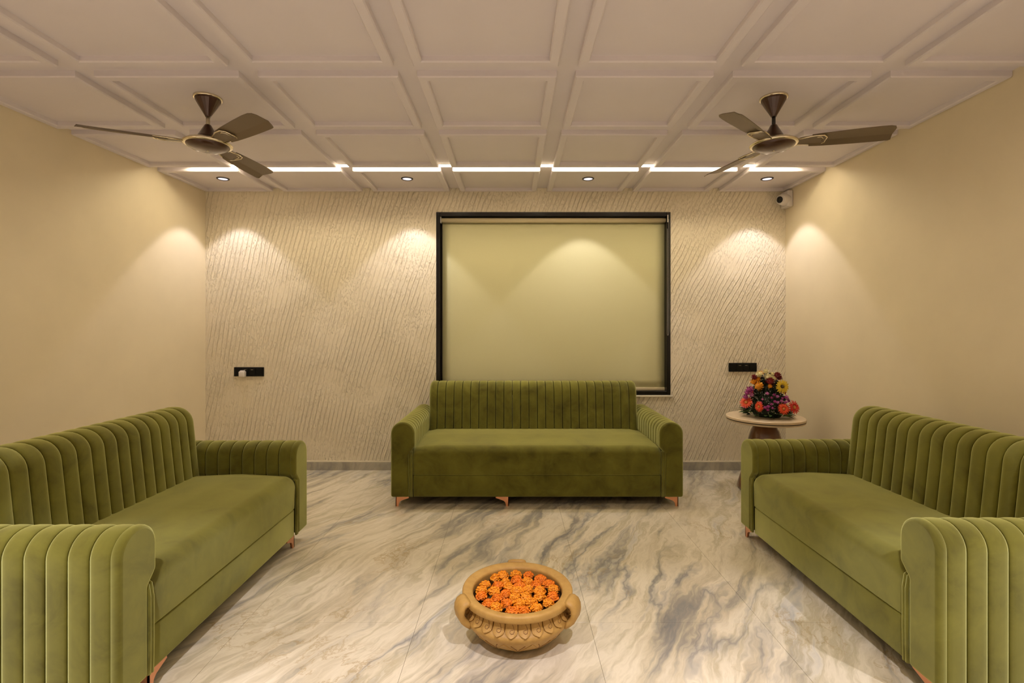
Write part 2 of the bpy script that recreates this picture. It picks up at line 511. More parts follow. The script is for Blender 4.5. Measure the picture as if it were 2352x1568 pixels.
for (y0, y1) in bounds:
    if y1 - y0 < 0.2: continue
    rf = 0.022 if y1 > YB - .01 else RW
    rn = 0.03 if y0 < YF + .01 else RW
    for k in range(7):
        if k == 0: xa0, xb0, rl = xl(y0) + .001, xl(y1) + .001, 0.045
        else: xa0 = xb0 = CH[k - 1] + HC; rl = RW
        if k == 6: xa1 = xb1 = XR - .001; rr = 0.035
        else: xa1 = xb1 = CH[k] - HC; rr = RW
        coffer(xa0, xa1, xb0, xb1, y0 + (0.001 if rn < RW else 0), y1 - (0.001 if rf < RW else 0), rl, rr, rn, rf)

# ================================================================== LIGHTS THE ROOM HAS
# ---- linear LED profiles let into the cross channels
for i, (yy, lab) in enumerate(((ROWS[0], 'glowing warm linear LED strip across the ceiling near the textured wall'),
                               (ROWS[3], 'linear LED strip in the ceiling channel just in front of the fans'),
                               (ROWS[6], 'linear LED strip in the ceiling channel behind the viewer'))):
    t = tag(empty('led_strip', (0, yy, ZC)), lab, 'light', 'linear ceiling LED strips')
    MB().add(*box(-2.71, 2.40, -0.022, 0.022, -0.007, -0.004)).obj('diffuser', M['led'] if i == 0 else M['led_dim'], t)
    MB().add(*box(-2.72, 2.41, -0.027, 0.027, -0.004, 0.0)).obj('profile', M['white'], t)

# ---- recessed downlights
DLX = (-2.600, -0.944, 0.685, 2.295)
ring_me = face_me = None
def downlight(x, y, label, group, power=SPOT_W):
    global ring_me, face_me
    t = tag(empty('downlight', (x, y, ZC - 0.005)), label, 'light', group)
    if ring_me is None:
        ring_me = MB().add(*lathe([(0.040, -0.002), (0.040, -0.006), (0.046, -0.008), (0.053, -0.005), (0.054, 0.0)], 32, False, False), True).mesh('ring', M['lampring'])
        face_me = MB().add(*lathe([(0.0005, -0.003), (0.040, -0.003), (0.040, -0.001), (0.0005, -0.001)], 32, True, True)).mesh('lens', M['lampface'])
    link('ring', ring_me, None, t); link('lens', face_me, None, t)
    sp = bpy.data.lights.new('downlight_lamp', 'SPOT')
    sp.energy = power; sp.color = SPOT_COL; sp.spot_size = radians(84); sp.spot_blend = 0.22; sp.shadow_soft_size = 0.03
    so = bpy.data.objects.new('downlight_lamp', sp); C.objects.link(so); so.parent = t; so.location = (0, 0, -0.014)
names = ('leftmost recessed downlight, beside the left wall', 'recessed downlight above the bare wall left of the window',
         'recessed downlight above the roller blind', 'rightmost recessed downlight, beside the security camera')
for x, n in zip(DLX, names): downlight(x, 4.543, n, 'downlights along the textured wall')
for x, n in zip(DLX, ('near downlight over the left sofa end', 'near downlight left of the middle', 'near downlight right of the middle', 'near downlight over the right sofa end')):
    downlight(x, 0.62, n + ', outside the view', 'near downlights', SPOT_NEAR_W)
for x, n in zip(DLX, ('first', 'second', 'third', 'fourth')):
    downlight(x, -1.75, n + ' downlight from the left, behind the viewer', 'downlights behind the viewer', 50.0)

# ================================================================== SOFAS
def sofa(label, loc, rz, L, seat_d, nback, depth_tail=0.27, leg_inset=0.04, mid_leg=None):
    t = tag(empty('sofa', loc, rz), label, 'sofa', 'matching olive velvet sofas')
    A = 0.178                                    # arm width
    xi = L / 2 - A                               # inner half length
    D = seat_d + depth_tail                      # overall depth
    z0, zs, zseam, za, zb = 0.072, 0.463, 0.238, 0.645, 0.878
    V = M['velvet']
    # base and seat
    xs = L / 2 - 0.168
    MB().add(*rbox(-xs, xs, 0.008, seat_d + 0.03, z0, zseam - 0.001, 0.008, 2), True).obj('base_panel', V, t)
    MB().add(*box(-L / 2 + 0.04, L / 2 - 0.04, 0.04, D - 0.04, z0 - 0.004, z0)).obj('underside', M['under'], t)
    # seat cushion: outline rounded at the front top, crowned
    pr = densify(rpoly([(0.006, zseam, 0.006), (0.0, zs - 0.008, 0.065), (seat_d * 0.55, zs + 0.010, 0.5), (seat_d + 0.03, zs - 0.004, 0.01), (seat_d + 0.03, zseam, 0.006)], 8), 0.05)
    nsx = 15; v = []; f = []; n = len(pr)
    for k in range(nsx):
        s = -cos(pi * k / (nsx - 1)); ins = 0.022 * max(0.0, (abs(s) - 0.86) / 0.14) ** 2
        for (a, b) in pr:
            bb = b - (ins if b > zs - 0.09 else 0) ; v.append((s * (xs + 0.004), a + ins * 0.2, bb))
    for k in range(nsx - 1):
        for i in range(n):
            j = (i + 1) % n; f.append((k * n + i, k * n + j, (k + 1) * n + j, (k + 1) * n + i))
    f.append(tuple(range(n - 1, -1, -1))); f.append(tuple((nsx - 1) * n + i for i in range(n)))
    MB().add(v, f, True).obj('seat_cushion', V, t)
    # backrest
    br = empty('backrest', (0, 0, 0), 0, t)
    u = seat_d
    bp = densify(rpoly([(u + 0.03, 0.09, 0.01), (u - 0.012, zs - 0.02, 0.05), (u + 0.035, zb, 0.105), (u + depth_tail - 0.005, zb, 0.115), (u + depth_tail, 0.09, 0.01)], 8), 0.06)
    wch = 2 * (xi + 0.004) / nback
    mid = stitched(MB().add(*channel(bp, wch - 0.0016, 0.021), True).mesh('channel', V), len(bp))
    le = MB().add(*channel(bp, wch - 0.0016, 0.021, 13, left_b=0.045), True).mesh('channel', V)
    stitched(le, len(bp), left=False)
    re = MB().add(*channel(bp, wch - 0.0016, 0.021, 13, right_b=0.045), True).mesh('channel', V)
    stitched(re, len(bp), right=False)
    for k in range(nback):
        link('channel', le if k == 0 else re if k == nback - 1 else mid, None, br, (-xi - 0.004 + wch * (k + 0.5), 0, 0))
    # arms
    nch = int(round((D - 0.028) / 0.0745)); wc = (D - 0.028) / nch
    for s in (-1, 1):
        am = empty('arm', (s * L / 2, 0, 0), 0, t)
        c = [(0.0, z0, 0.018), (-s * 0.138, z0, 0.018), (-s * 0.138, 0.405, 0.02), (-s * 0.182, 0.455, 0.035), (-s * 0.182, za, 0.088), (0.0, za, 0.088)]
        ap = densify(rpoly(c, 8), 0.05)
        key = channel(ap, wc - 0.0014, 0.016)
        v = [(p[1], p[0], p[2]) for p in key[0]]          # swap: width of a channel runs along local y
        me = stitched(MB().add(v, key[1], True).mesh('channel', V), len(ap))
        for k in range(nch):
            link('channel', me, None, am, (0, 0.028 + wc * (k + 0.5), 0))
        # flat front panel of the arm with a soft edge
        n = len(ap); cx = sum(p[0] for p in ap) / n; cz = sum(p[1] for p in ap) / n
        nor = []
        area = sum(ap[i][0] * ap[(i + 1) % n][1] - ap[(i + 1) % n][0] * ap[i][1] for i in range(n)); sg = 1 if area > 0 else -1
        for i in range(n):
            tt = (Vector(ap[(i + 1) % n]) - Vector(ap[i - 1])).normalized(); nor.append(Vector((tt.y, -tt.x)) * sg)
        v = []; f = []
        for (ins, yy) in ((0.006, 0.032), (0.0, 0.024), (0.0, 0.010), (0.003, 0.002), (0.008, -0.003), (0.014, -0.005)):
            for i in range(n):
                p = Vector(ap[i]) - nor[i] * ins; v.append((p.x, yy, p.y))
        for k in range(5):
            for i in range(n):
                j = (i + 1) % n; f.append((k * n + i, k * n + j, (k + 1) * n + j, (k + 1) * n + i))
        MB().add(v, f, True).add(v, [tuple(range(n)), tuple(5 * n + i for i in range(n - 1, -1, -1))], False).obj('arm_front', V, am)
        for q, xx in enumerate((0.145, 0.160)):
            pts = [(-s * xx, 0.001, z0 + 0.004), (-s * xx, -0.001, 0.2), (-s * (xx - 0.002), -0.002, 0.36), (-s * (xx - 0.004), 0.004, 0.408), (-s * (xx - 0.004), 0.02, 0.42)]
            MB().add(*tube(pts, 0.0078, 8), True).obj('piping', V, am)
    # copper bracket legs
    lp = [(0, 0.072), (0.098, 0.072), (0.102, 0.064), (0.066, 0.052), (0.040, 0.042), (0.028, 0.030), (0.0235, 0.012), (0.0225, 0), (0, 0)]
    def leg(x, y, dx, dy):
        m = MB()
        a = [(p[0] * dx, p[1]) for p in lp]; m.add(*prism(a, 0, 0.006 * dy, 'y'))
        if dy:
            b = [(p[0] * dy, p[1]) for p in lp]; m.add(*prism(b, 0, 0.006 * dx, 'x'))
        m.obj('leg', M['copper'], t, (x, y, 0))
    li = leg_inset
    for s in (-1, 1):
        leg(s * (L / 2 - li), 0.012, -s, 1); leg(s * (L / 2 - li), D - 0.03, -s, -1)
    if mid_leg is not None:
        leg(mid_leg, 0.012, -1, 1)
    return t

# middle sofa stands in front of the window, the two shorter ones face each other
sofa('longest dark olive channel-tufted velvet sofa standing under the window', (0.191, 3.852, 0), 0, 2.232, 0.69, 25, 0.27, 0.035, -0.215)
sofa('olive channel-tufted velvet sofa along the left wall', (-1.342, 2.512, 0), pi / 2, 1.580, 0.59, 16, 0.27, 0.16)
sofa('olive channel-tufted velvet sofa along the right wall, beside the flower table', (1.515, 2.566, 0), -pi / 2, 1.552, 0.58, 16, 0.27, 0.035)

# ================================================================== WINDOW AND BLIND
win = tag(empty('window_1', ((WX0 + WX1) / 2, YB, WZ0)), 'dark framed window covered by a roller blind', 'window', kind='structure')
cx = (WX0 + WX1) / 2; hw = (WX1 - WX0) / 2; hh = WZ1 - WZ0; g = 0.036; dp = 0.20
for nm, b in (('jamb', (-hw, -hw + g, 0, hh)), ('jamb', (hw - g, hw, 0, hh)), ('head_lining', (-hw + g, hw - g, hh - g - 0.004, hh)), ('sill_lining', (-hw + g, hw - g, 0, g + 0.004))):
    MB().add(*rbox(b[0], b[1], -0.004, dp, b[2], b[3], 0.002, 1)).obj(nm, M['granite'], win)
MB().add(*rbox(-hw - 0.02, hw + 0.022, -0.014, 0.002, -0.018, -0.001, 0.003, 1)).obj('ledge', M['sill'], win)
fr = empty('sash', (0, 0, 0), 0, win)
for b in ((-hw + g, -hw + g + .045, g, hh - g), (hw - g - .045, hw - g, g, hh - g), (-.03, .03, g, hh - g), (-hw + g, hw - g, g, g + .045), (-hw + g, hw - g, hh - g - .045, hh - g)):
    MB().add(*box(b[0], b[1], 0.12, 0.16, b[2], b[3])).obj('sash_bar', M['sash'], fr)
for b in ((-hw + g + .04, -.025), (.025, hw - g - .04)):
    MB().add(*box(b[0], b[1], 0.138, 0.143, g + .04, hh - g - .04)).obj('pane', M['glass'], win)

bl = tag(empty('roller_blind', (cx, YB + 0.05, WZ0)), 'cream roller blind lowered over the window', 'blind')
bz1 = hh - 0.04
tb = MB().add(*tube([(-hw + 0.046, 0, bz1 - 0.028), (hw - 0.030, 0, bz1 - 0.028)], 0.0245, 20), True).obj('roller_tube', M['blindrail'], bl)
# hanging cloth, very slightly slack
nx, nz = 24, 18; v = []; f = []
fx0, fx1, fz0, fz1 = -hw + 0.050, hw - 0.034, 0.052, bz1 - 0.028
for j in range(nz + 1):
    for i in range(nx + 1):
        a = i / nx; b = j / nz
        yy = 0.0225 + 0.003 * sin(a * 9) * sin(b * pi) + 0.002 * sin(a * 17 + 1) * (1 - b) * b
        v.append((fx0 + (fx1 - fx0) * a, yy, fz0 + (fz1 - fz0) * b))
n0 = len(v); v += [(p[0], p[1] + 0.0012, p[2]) for p in v]
W_ = nx + 1
for j in range(nz):
    for i in range(nx):
        q = (j * W_ + i, j * W_ + i + 1, (j + 1) * W_ + i + 1, (j + 1) * W_ + i)
        f.append(q); f.append(tuple(n0 + k for k in reversed(q)))
bd = [i for i in range(W_)] + [j * W_ + nx for j in range(1, nz + 1)] + [nz * W_ + i for i in range(nx - 1, -1, -1)] + [j * W_ for j in range(nz - 1, 0, -1)]
for k in range(len(bd)):
    a, b = bd[k], bd[(k + 1) % len(bd)]; f.append((a, n0 + a, n0 + b, b))
MB().add(v, f, True).obj('fabric', M['blind'], bl)
MB().add(*rbox(fx0, fx1, 0.012, 0.032, fz0 - 0.012, fz0 + 0.014, 0.004, 2)).obj('bottom_rail', M['blindrail'], bl)
for xx in (-hw + 0.040, hw - 0.028):
    MB().add(*rbox(xx - 0.004, xx + 0.004, -0.03 if xx < 0 else -0.064, 0.026, bz1 - 0.058, bz1 + 0.012, 0.002, 1)).obj('bracket', M['white'], bl)
chx = hw - 0.020
loop = [(chx, -0.060, bz1 - 0.03)] + [(chx + 0.001, -0.061, bz1 - 0.1 - 0.1 * k) for k in range(11)] + \
       [(chx - 0.001, -0.061, 0.590), (chx - 0.005, -0.061, 0.576), (chx - 0.011, -0.061, 0.574), (chx - 0.014, -0.061, 0.59)] + [(chx - 0.013, -0.061, 0.70 + 0.1 * k) for k in range(10)]
MB().add(*tube(loop, 0.0017, 6), True).obj('pull_chain', M['chain'], bl)

# ================================================================== SWITCH PLATES, PLUG, SECURITY CAMERA
def plate(x0, x1, z0, z1, label):
    t = tag(empty('switch_plate', ((x0 + x1) / 2, YB, (z0 + z1) / 2)), label, 'switch plate', 'black wall switch plates')
    h, q = (x1 - x0) / 2, (z1 - z0) / 2
    MB().add(*rbox(-h, h, -0.014, 0.0, -q, q, 0.003, 2)).obj('cover', M['black'], t)
    n = 4
    for k in range(n):
        a = -h + 0.012 + k * (2 * h - 0.024) / n
        MB().add(*rbox(a + 0.002, a + (2 * h - 0.024) / n - 0.002, -0.018, -0.012, -q + 0.012, q - 0.012, 0.002, 1)).obj('switch_module', M['black'], t)
        if k in (1, 2):
            xm = a + (h - 0.012) / n
            MB().add(*box(xm - 0.011, xm + 0.011, -0.0186, -0.0178, q - 0.026, q - 0.022)).obj('indicator_mark', M['mark'], t)
    return t
plate(-2.671, -2.386, 0.902, 0.990, 'black rectangular switch plate with a white plug, left of the window')
plate(2.084, 2.352, 0.947, 1.031, 'black rectangular switch plate above the flower table')
pg = tag(empty('wall_plug', (-2.574, YB - 0.018, 0.928)), 'small white plug-in device in the left switch plate', 'plug')
MB().add(*rbox(-0.026, 0.026, -0.05, 0.0, -0.028, 0.026, 0.008, 3), True).obj('plug_body', M['white'], pg)
MB().add(*rbox(-0.020, 0.020, -0.038, -0.008, 0.024, 0.034, 0.005, 2), True).obj('plug_cap', M['white'], pg)

cc = tag(empty('security_camera', (XR, 4.792, 2.588)), 'white turret security camera in the upper corner right of the window', 'camera')
MB().add(*rbox(-0.052, 0.0, -0.062, 0.062, -0.080, 0.072, 0.010, 3), True).obj('mounting_box', M['white'], cc)
R1 = Matrix.Translation((-0.045, -0.010, -0.004)) @ Vector((-0.86, -0.46, -0.16)).to_track_quat('Z', 'Y').to_matrix().to_4x4()
MB().add(*lathe([(0.058, -0.01), (0.058, 0.012), (0.056, 0.034), (0.051, 0.056), (0.046, 0.072), (0.042, 0.078)], 32), True, R1).obj('turret', M['white'], cc)
R2 = R1 @ Matrix.Translation((0.002, 0, 0.078))
MB().add(*lathe([(0.036, -0.004), (0.036, 0.010), (0.033, 0.013)], 28), True, R2).obj('lens_bezel', M['white'], cc)
MB().add(*lathe([(0.031, 0.010), (0.031, 0.0145), (0.020, 0.019), (0.001, 0.021)], 28), True, R2).obj('lens', M['lens'], cc)

# ================================================================== CEILING FANS
def fan(loc, a0, label, rod_mat):
    t = tag(empty('ceiling_fan', (loc[0], loc[1], ZC - 0.005)), label, 'fan', 'brown three blade ceiling fans')
    z = lambda zz: zz - (ZC - 0.005)
    # canopy: inverted faceted cone
    MB().add(*lathe([(0.076, 0.0), (0.077, -0.006), (0.075, -0.013), (0.071, -0.013)], 40), True).obj('canopy_ring', M['chrome'], t)
    MB().add(*lathe([(0.070, -0.010), (0.068, -0.020), (0.017, -0.108), (0.015, -0.114)], 20), False).obj('canopy', M['fanbrown'], t)
    MB().add(*tube([(0, 0, -0.105), (0, 0, z(2.535))], 0.0105, 16), True).obj('down_rod', rod_mat, t)
    MB().add(*lathe([(0.016, z(2.548)), (0.020, z(2.542)), (0.054, z(2.478)), (0.058, z(2.474)), (0.058, z(2.470))], 40), True).obj('motor_cover', M['fanbrown'], t)
    MB().add(*lathe([(0.056, z(2.471)), (0.056, z(2.462))], 40), True).obj('band', M['fanblack'], t)
    MB().add(*lathe([(0.058, z(2.463)), (0.075, z(2.461)), (0.112, z(2.450)), (0.130, z(2.438)), (0.131, z(2.432)), (0.124, z(2.426)), (0.114, z(2.426))], 56), True).obj('motor_ring', M['chrome'], t)
    MB().add(*lathe([(0.116, z(2.431)), (0.112, z(2.421)), (0.092, z(2.408)), (0.06, z(2.400)), (0.02, z(2.397)), (0.001, z(2.3965))], 56), True).obj('motor_dome', M['fanbrown'], t)
    MB().add(*lathe([(0.006, z(2.399)), (0.005, z(2.394)), (0.001, z(2.393))], 16), True).obj('dome_screw', M['chrome'], t)
    zb_ = z(2.443)
    for k in range(3):
        ang = radians(a0 + 120 * k)
        R = Matrix.Rotation(ang, 4, 'Z') @ Matrix.Translation((0, 0, zb_)) @ Matrix.Rotation(radians(-9), 4, 'X')
        # blade: folded sheet with a slanted rounded tip
        top = []; rs = [0.19, 0.25, 0.34, 0.43, 0.52, 0.565, 0.59, 0.600]
        lead = [0.046, 0.054, 0.060, 0.064, 0.066, 0.067, 0.066, 0.058]
        trail = [-0.052, -0.058, -0.063, -0.067, -0.069, -0.066, -0.056, -0.034]
        cols = (0.0, 0.35, 0.66, 0.70, 0.86, 1.0); nc = len(cols)
        for r, l_, t_ in zip(rs, lead, trail):
            for c in cols:
                y = t_ + (l_ - t_) * c
                bend = -0.016 * max(0, (c - 0.68) / 0.32)
                top.append((r, y, bend + 0.002))
        n = len(top); v = top + [(p[0], p[1], p[2] - 0.003) for p in top]; f = []
        for i in range(len(rs) - 1):
            for j in range(nc - 1):
                q = (i * nc + j, i * nc + j + 1, (i + 1) * nc + j + 1, (i + 1) * nc + j)
                f.append(q); f.append(tuple(n + m for m in reversed(q)))
        edge = [j for j in range(nc)] + [i * nc + nc - 1 for i in range(1, len(rs))] + [(len(rs) - 1) * nc + j for j in range(nc - 2, -1, -1)] + [i * nc for i in range(len(rs) - 2, 0, -1)]
        for a, b in zip(edge, edge[1:] + edge[:1]): f.append((a, b, n + b, n + a))
        MB().add(v, f, False, R).obj('blade', M['fanblade'], t)
        br = MB().add(*prism([(0.105, -0.022), (0.135, -0.040), (0.20, -0.052), (0.248, -0.050), (0.268, -0.028), (0.268, 0.030), (0.250, 0.048), (0.20, 0.048), (0.135, 0.036), (0.105, 0.022)], -0.0085, -0.002, 'z'), False, R).obj('blade_bracket', M['fanblade'], t)
        rim = [(0.120, -0.034, -0.008), (0.20, -0.052, -0.008), (0.248, -0.050, -0.008), (0.268, -0.028, -0.008), (0.268, 0.030, -0.008), (0.250, 0.048, -0.008), (0.20, 0.048, -0.008), (0.120, 0.032, -0.008)]
        MB().add(*tube(rim, 0.0042, 6), True, R).obj('bracket_trim', M['chrome'], br)
        inl = [(0.215, -0.034, -0.009), (0.238, -0.034, -0.009), (0.250, -0.018, -0.009), (0.250, 0.012, -0.009)]
        MB().add(*tube(inl, 0.0028, 6), True, R).obj('bracket_inlay', M['chrome'], br)
    return t
fan(FANS[0], 85, 'brown three blade ceiling fan on the left with a pale down rod', M['rod'])
fan(FANS[1], 103, 'brown three blade ceiling fan on the right with a dark down rod', M['fanblack'])

# ================================================================== TERRACOTTA BOWL AND MARIGOLDS
BX, BY = 0.024, 2.245
bw = tag(empty('terracotta_bowl', (BX, BY, 0)), 'carved terracotta bowl with three handles full of orange marigolds on the floor', 'bowl')
prof = [(0.095, 0.0), (0.118, 0.003), (0.142, 0.012), (0.178, 0.036), (0.207, 0.064), (0.228, 0.090), (0.2365, 0.106), (0.2365, 0.117), (0.230, 0.123),
        (0.222, 0.130), (0.213, 0.142), (0.206, 0.156), (0.203, 0.168), (0.206, 0.174), (0.226, 0.177), (0.240, 0.180), (0.244, 0.185), (0.244, 0.203), (0.241, 0.208), (0.235, 0.2095),
        (0.215, 0.206), (0.203, 0.2025), (0.198, 0.199), (0.197, 0.190), (0.202, 0.160), (0.212, 0.120), (0.200, 0.07), (0.16, 0.035), (0.001, 0.03)]
MB().add(*lathe(prof, 72, True, True), True).obj('bowl_body', M['clay'], bw)
MB().add(*lathe([(0.001, 0.1640), (0.2005, 0.1640), (0.2005, 0.1630), (0.001, 0.1630)], 48), False).obj('water', M['water'], bw)
# scalloped petals round the shoulder
def shoulder(z):      # radius of the outside at height z
    zs_ = [(0.117, 0.2365), (0.123, 0.230), (0.130, 0.222), (0.142, 0.213), (0.156, 0.206), (0.168, 0.203), (0.176, 0.206)]
    for (z0, r0), (z1, r1) in zip(zs_, zs_[1:]):
        if z0 <= z <= z1: return r0 + (r1 - r0) * (z - z0) / (z1 - z0)
    return zs_[0][1] if z < zs_[0][0] else zs_[-1][1]
NP = 26; hwid = pi / NP * 0.90
v = []; f = []; rowsz = [0.174, 0.164, 0.154, 0.145, 0.139, 0.133, 0.128, 0.125, 0.1232]
for z in rowsz:
    k = 1.0 if z > 0.139 else sqrt(max(0.0, 1 - ((0.139 - z) / 0.0162) ** 2))
    for j in range(7):
        s = -1 + j / 3
        a = s * hwid * max(k, 0.05)
        lift = 0.0135 - 0.0050 * abs(s) ** 3
        r = shoulder(z) + lift
        v.append((r * sin(a), -r * cos(a), z))
nf = len(v)
for z in rowsz:
    k = 1.0 if z > 0.139 else sqrt(max(0.0, 1 - ((0.139 - z) / 0.0162) ** 2))
    for j in range(7):
        s = -1 + j / 3; a = s * hwid * max(k, 0.05); r = shoulder(z) - 0.003
        v.append((r * sin(a), -r * cos(a), z))
for i in range(len(rowsz) - 1):
    for j in range(6): f.append((i * 7 + j, i * 7 + j + 1, (i + 1) * 7 + j + 1, (i + 1) * 7 + j))
ed = list(range(7)) + [i * 7 + 6 for i in range(1, len(rowsz))] + [(len(rowsz) - 1) * 7 + j for j in range(5, -1, -1)] + [i * 7 for i in range(len(rowsz) - 2, 0, -1)]
for a, b in zip(ed, ed[1:] + ed[:1]): f.append((a, b, nf + b, nf + a))
pet = MB().add(v, f, False).mesh('carved_petal', M['clay'])
sp = []
for k in range(13):
    tt = k / 12
    if tt < 0.5:
        a = 0.3 + tt * 1.2; ax = 0.25 + 0.5 * sin(tt * pi) ; zz = 0.172 - 0.03 * tt / 0.5
    else:
        q = (tt - 0.5) / 0.5 * 1.6 * pi; rr = 0.0085 * (1 - 0.45 * (tt - 0.5) / 0.5)
        ax = 0.75 - 0.45 * (1 - cos(q)) * (1 - 0.2 * q / pi); zz = 0.142 - rr * sin(q)
    ang = (ax - 0.25) * hwid; r = shoulder(zz) + 0.0132
    sp.append((r * sin(ang), -r * cos(ang), zz))
spm = MB().add(*tube(sp, 0.0014, 5), True).mesh('spiral_line', M['clayline'])
for k in range(NP):
    p = link('carved_petal', pet, None, bw, (0, 0, 0), (0, 0, 2 * pi * (k + 0.5) / NP))
    link('spiral_line', spm, None, p)
# carved pointed leaves on the lower belly
def lower(z):
    zs_ = [(0.003, 0.118), (0.012, 0.142), (0.036, 0.178), (0.064, 0.207), (0.090, 0.228), (0.106, 0.2365)]
    for (z0, r0), (z1, r1) in zip(zs_, zs_[1:]):
        if z0 <= z <= z1: return r0 + (r1 - r0) * (z - z0) / (z1 - z0)
    return 0.15
NL = 12; pts = []
for k in range(17):
    q = -1 + k / 8; z = 0.014 + 0.070 * abs(q) ** 0.8; a = q * pi / NL
    r = lower(z) + 0.0006; pts.append((r * sin(a), -r * cos(a), z))
lm = MB().add(*tube(pts, 0.0022, 6), True).mesh('carved_leaf_line', M['clay'])
pts2 = []
for k in range(9):
    q = -0.5 + k / 8; z = 0.030 + 0.085 * abs(q) ** 0.8; a = q * pi / NL; r = lower(z) + 0.0003; pts2.append((r * sin(a), -r * cos(a), z))
lm2 = MB().add(*tube(pts2, 0.0016, 5), True).mesh('carved_leaf_line', M['clayline'])
for k in range(NL):
    link('carved_leaf_line', lm, None, bw, None, (0, 0, 2 * pi * k / NL)); link('carved_leaf_line', lm2, None, bw, None, (0, 0, 2 * pi * k / NL))
# three strap handles from rim to belly, tapering downwards
v = []; f = []
path = [(0.236, 0.200, 0.046), (0.250, 0.203, 0.046), (0.262, 0.197, 0.046), (0.270, 0.182, 0.045), (0.272, 0.163, 0.044), (0.268, 0.145, 0.042), (0.259, 0.128, 0.040), (0.244, 0.113, 0.038), (0.230, 0.102, 0.036)]
th = 0.019; m = 10
for i, (r, z, wd) in enumerate(path):
    a = path[max(i - 1, 0)]; b = path[min(i + 1, len(path) - 1)]
    t_ = Vector((b[0] - a[0], b[1] - a[1])).normalized(); nn = Vector((t_.y, -t_.x)) * -1
    for k in range(m):
        q = 2 * pi * k / m
        cxx = (abs(cos(q)) ** 0.55) * math.copysign(1, cos(q)) * wd; cn = (abs(sin(q)) ** 0.7) * math.copysign(1, sin(q)) * th * 0.75
        v.append((cxx, -(r + nn.x * cn), z + nn.y * cn))
for i in range(len(path) - 1):
    for k in range(m):
        k2 = (k + 1) % m; f.append((i * m + k, i * m + k2, (i + 1) * m + k2, (i + 1) * m + k))
f.append(tuple(range(m))); f.append(tuple((len(path) - 1) * m + k for k in range(m)))
hm = MB().add(v, f, True).mesh('handle', M['clay'])
for ang in (65, -65, 180):
    link('handle', hm, None, bw, None, (0, 0, radians(-ang)))

# marigold blooms: layered ruffled petals
def marigold_mesh(seed, mat):
    rnd = random.Random(seed); mb = MB()
    R = 0.0272
    v, f = lathe([(0.012, -0.014), (0.019, -0.006), (0.020, 0.004), (0.014, 0.012), (0.001, 0.015)], 10)
    mb.add(v, f, True)
    for lay, (el, n, ln, wd) in enumerate(((-12, 15, 1.0, 0.0105), (10, 15, 1.0, 0.0105), (30, 13, 0.96, 0.0105), (50, 11, 0.92, 0.010), (68, 8, 0.90, 0.010), (84, 4, 0.86, 0.009))):
        for k in range(n):
            az = 2 * pi * (k + 0.5 * (lay % 2)) / n + rnd.uniform(-.12, .12)
            e = radians(el + rnd.uniform(-9, 9)); L = R * ln * rnd.uniform(0.88, 1.10); tw = rnd.uniform(-.7, .7)
            d = Vector((cos(az) * cos(e), sin(az) * cos(e), sin(e) * 0.72))
            s = Vector((-sin(az), cos(az), 0)); n_ = d.cross(s).normalized()
            s2 = s * cos(tw) + n_ * sin(tw); n2 = d.cross(s2).normalized()
            a = d * (L * 0.45); b = d * (L * 0.86); c = d * L
            P = [a - s2 * wd * 0.35, a + s2 * wd * 0.35, b - s2 * wd * 0.62 + n2 * .002, b + s2 * wd * 0.62 + n2 * .002, c - s2 * wd * 0.42 - n2 * .003, c + s2 * wd * 0.42 - n2 * .001, c * 1.05 + n2 * .002]
            mb.add([tuple(p) for p in P], [(0, 1, 3, 2), (2, 3, 5, 4), (4, 5, 6)], False)
    return mb.mesh('marigold', mat)
mm = [marigold_mesh(1, M['mari1']), marigold_mesh(2, M['mari2']), marigold_mesh(3, M['mari1']), marigold_mesh(4, M['mari2'])]
spots = []
rnd = random.Random(11)
for (rad, n, off) in ((0.0, 1, 0), (0.052, 6, 0.3), (0.104, 12, 0.1), (0.161, 17, 0.25)):
    for k in range(n):
        a = 2 * pi * (k + off) / n + rnd.uniform(-.05, .05)
        r = rad + rnd.uniform(-.003, .003)
        spots.append((r * cos(a), r * sin(a)))
blooms = []
for i, (x, y) in enumerate(spots):
    k = rnd.randrange(4)
    if sqrt(x * x + y * y) > 0.15: s = rnd.uniform(0.90, 1.05)
    else: s = rnd.uniform(0.92, 1.06)
    o = link('marigold', mm[k], None, None, (BX + x, BY + y, 0.1640 + 0.0195 * s + rnd.uniform(0, .005)), (rnd.uniform(-.10, .10), rnd.uniform(-.10, .10), rnd.uniform(0, 6.28)))
    o.scale = (s, s, s)
    rr = sqrt(x * x + y * y)
    sec = ['right', 'back right', 'back', 'back left', 'left', 'front left', 'front', 'front right'][int(round(math.atan2(y, x) / (pi / 4))) % 8]
    where = 'at the very centre of the bowl' if rr < .03 else ('in the inner ring' if rr < .08 else 'in the middle ring' if rr < .13 else 'along the bowl rim') + ' towards the ' + sec
    blooms.append((o, ('light' if k % 2 else 'deep') + ' orange marigold ' + where))
for o, lab in blooms:
    same = sorted((p for p, l in blooms if l == lab), key=lambda p: p.location.x)
    if len(same) == 2: lab += ', ' + ('left', 'right')[same.index(o)] + ' one of two'
    if len(same) == 3: lab += ', ' + ('left', 'middle', 'right')[same.index(o)] + ' one of three'
    tag(o, lab, 'flower', 'marigolds in the terracotta bowl')

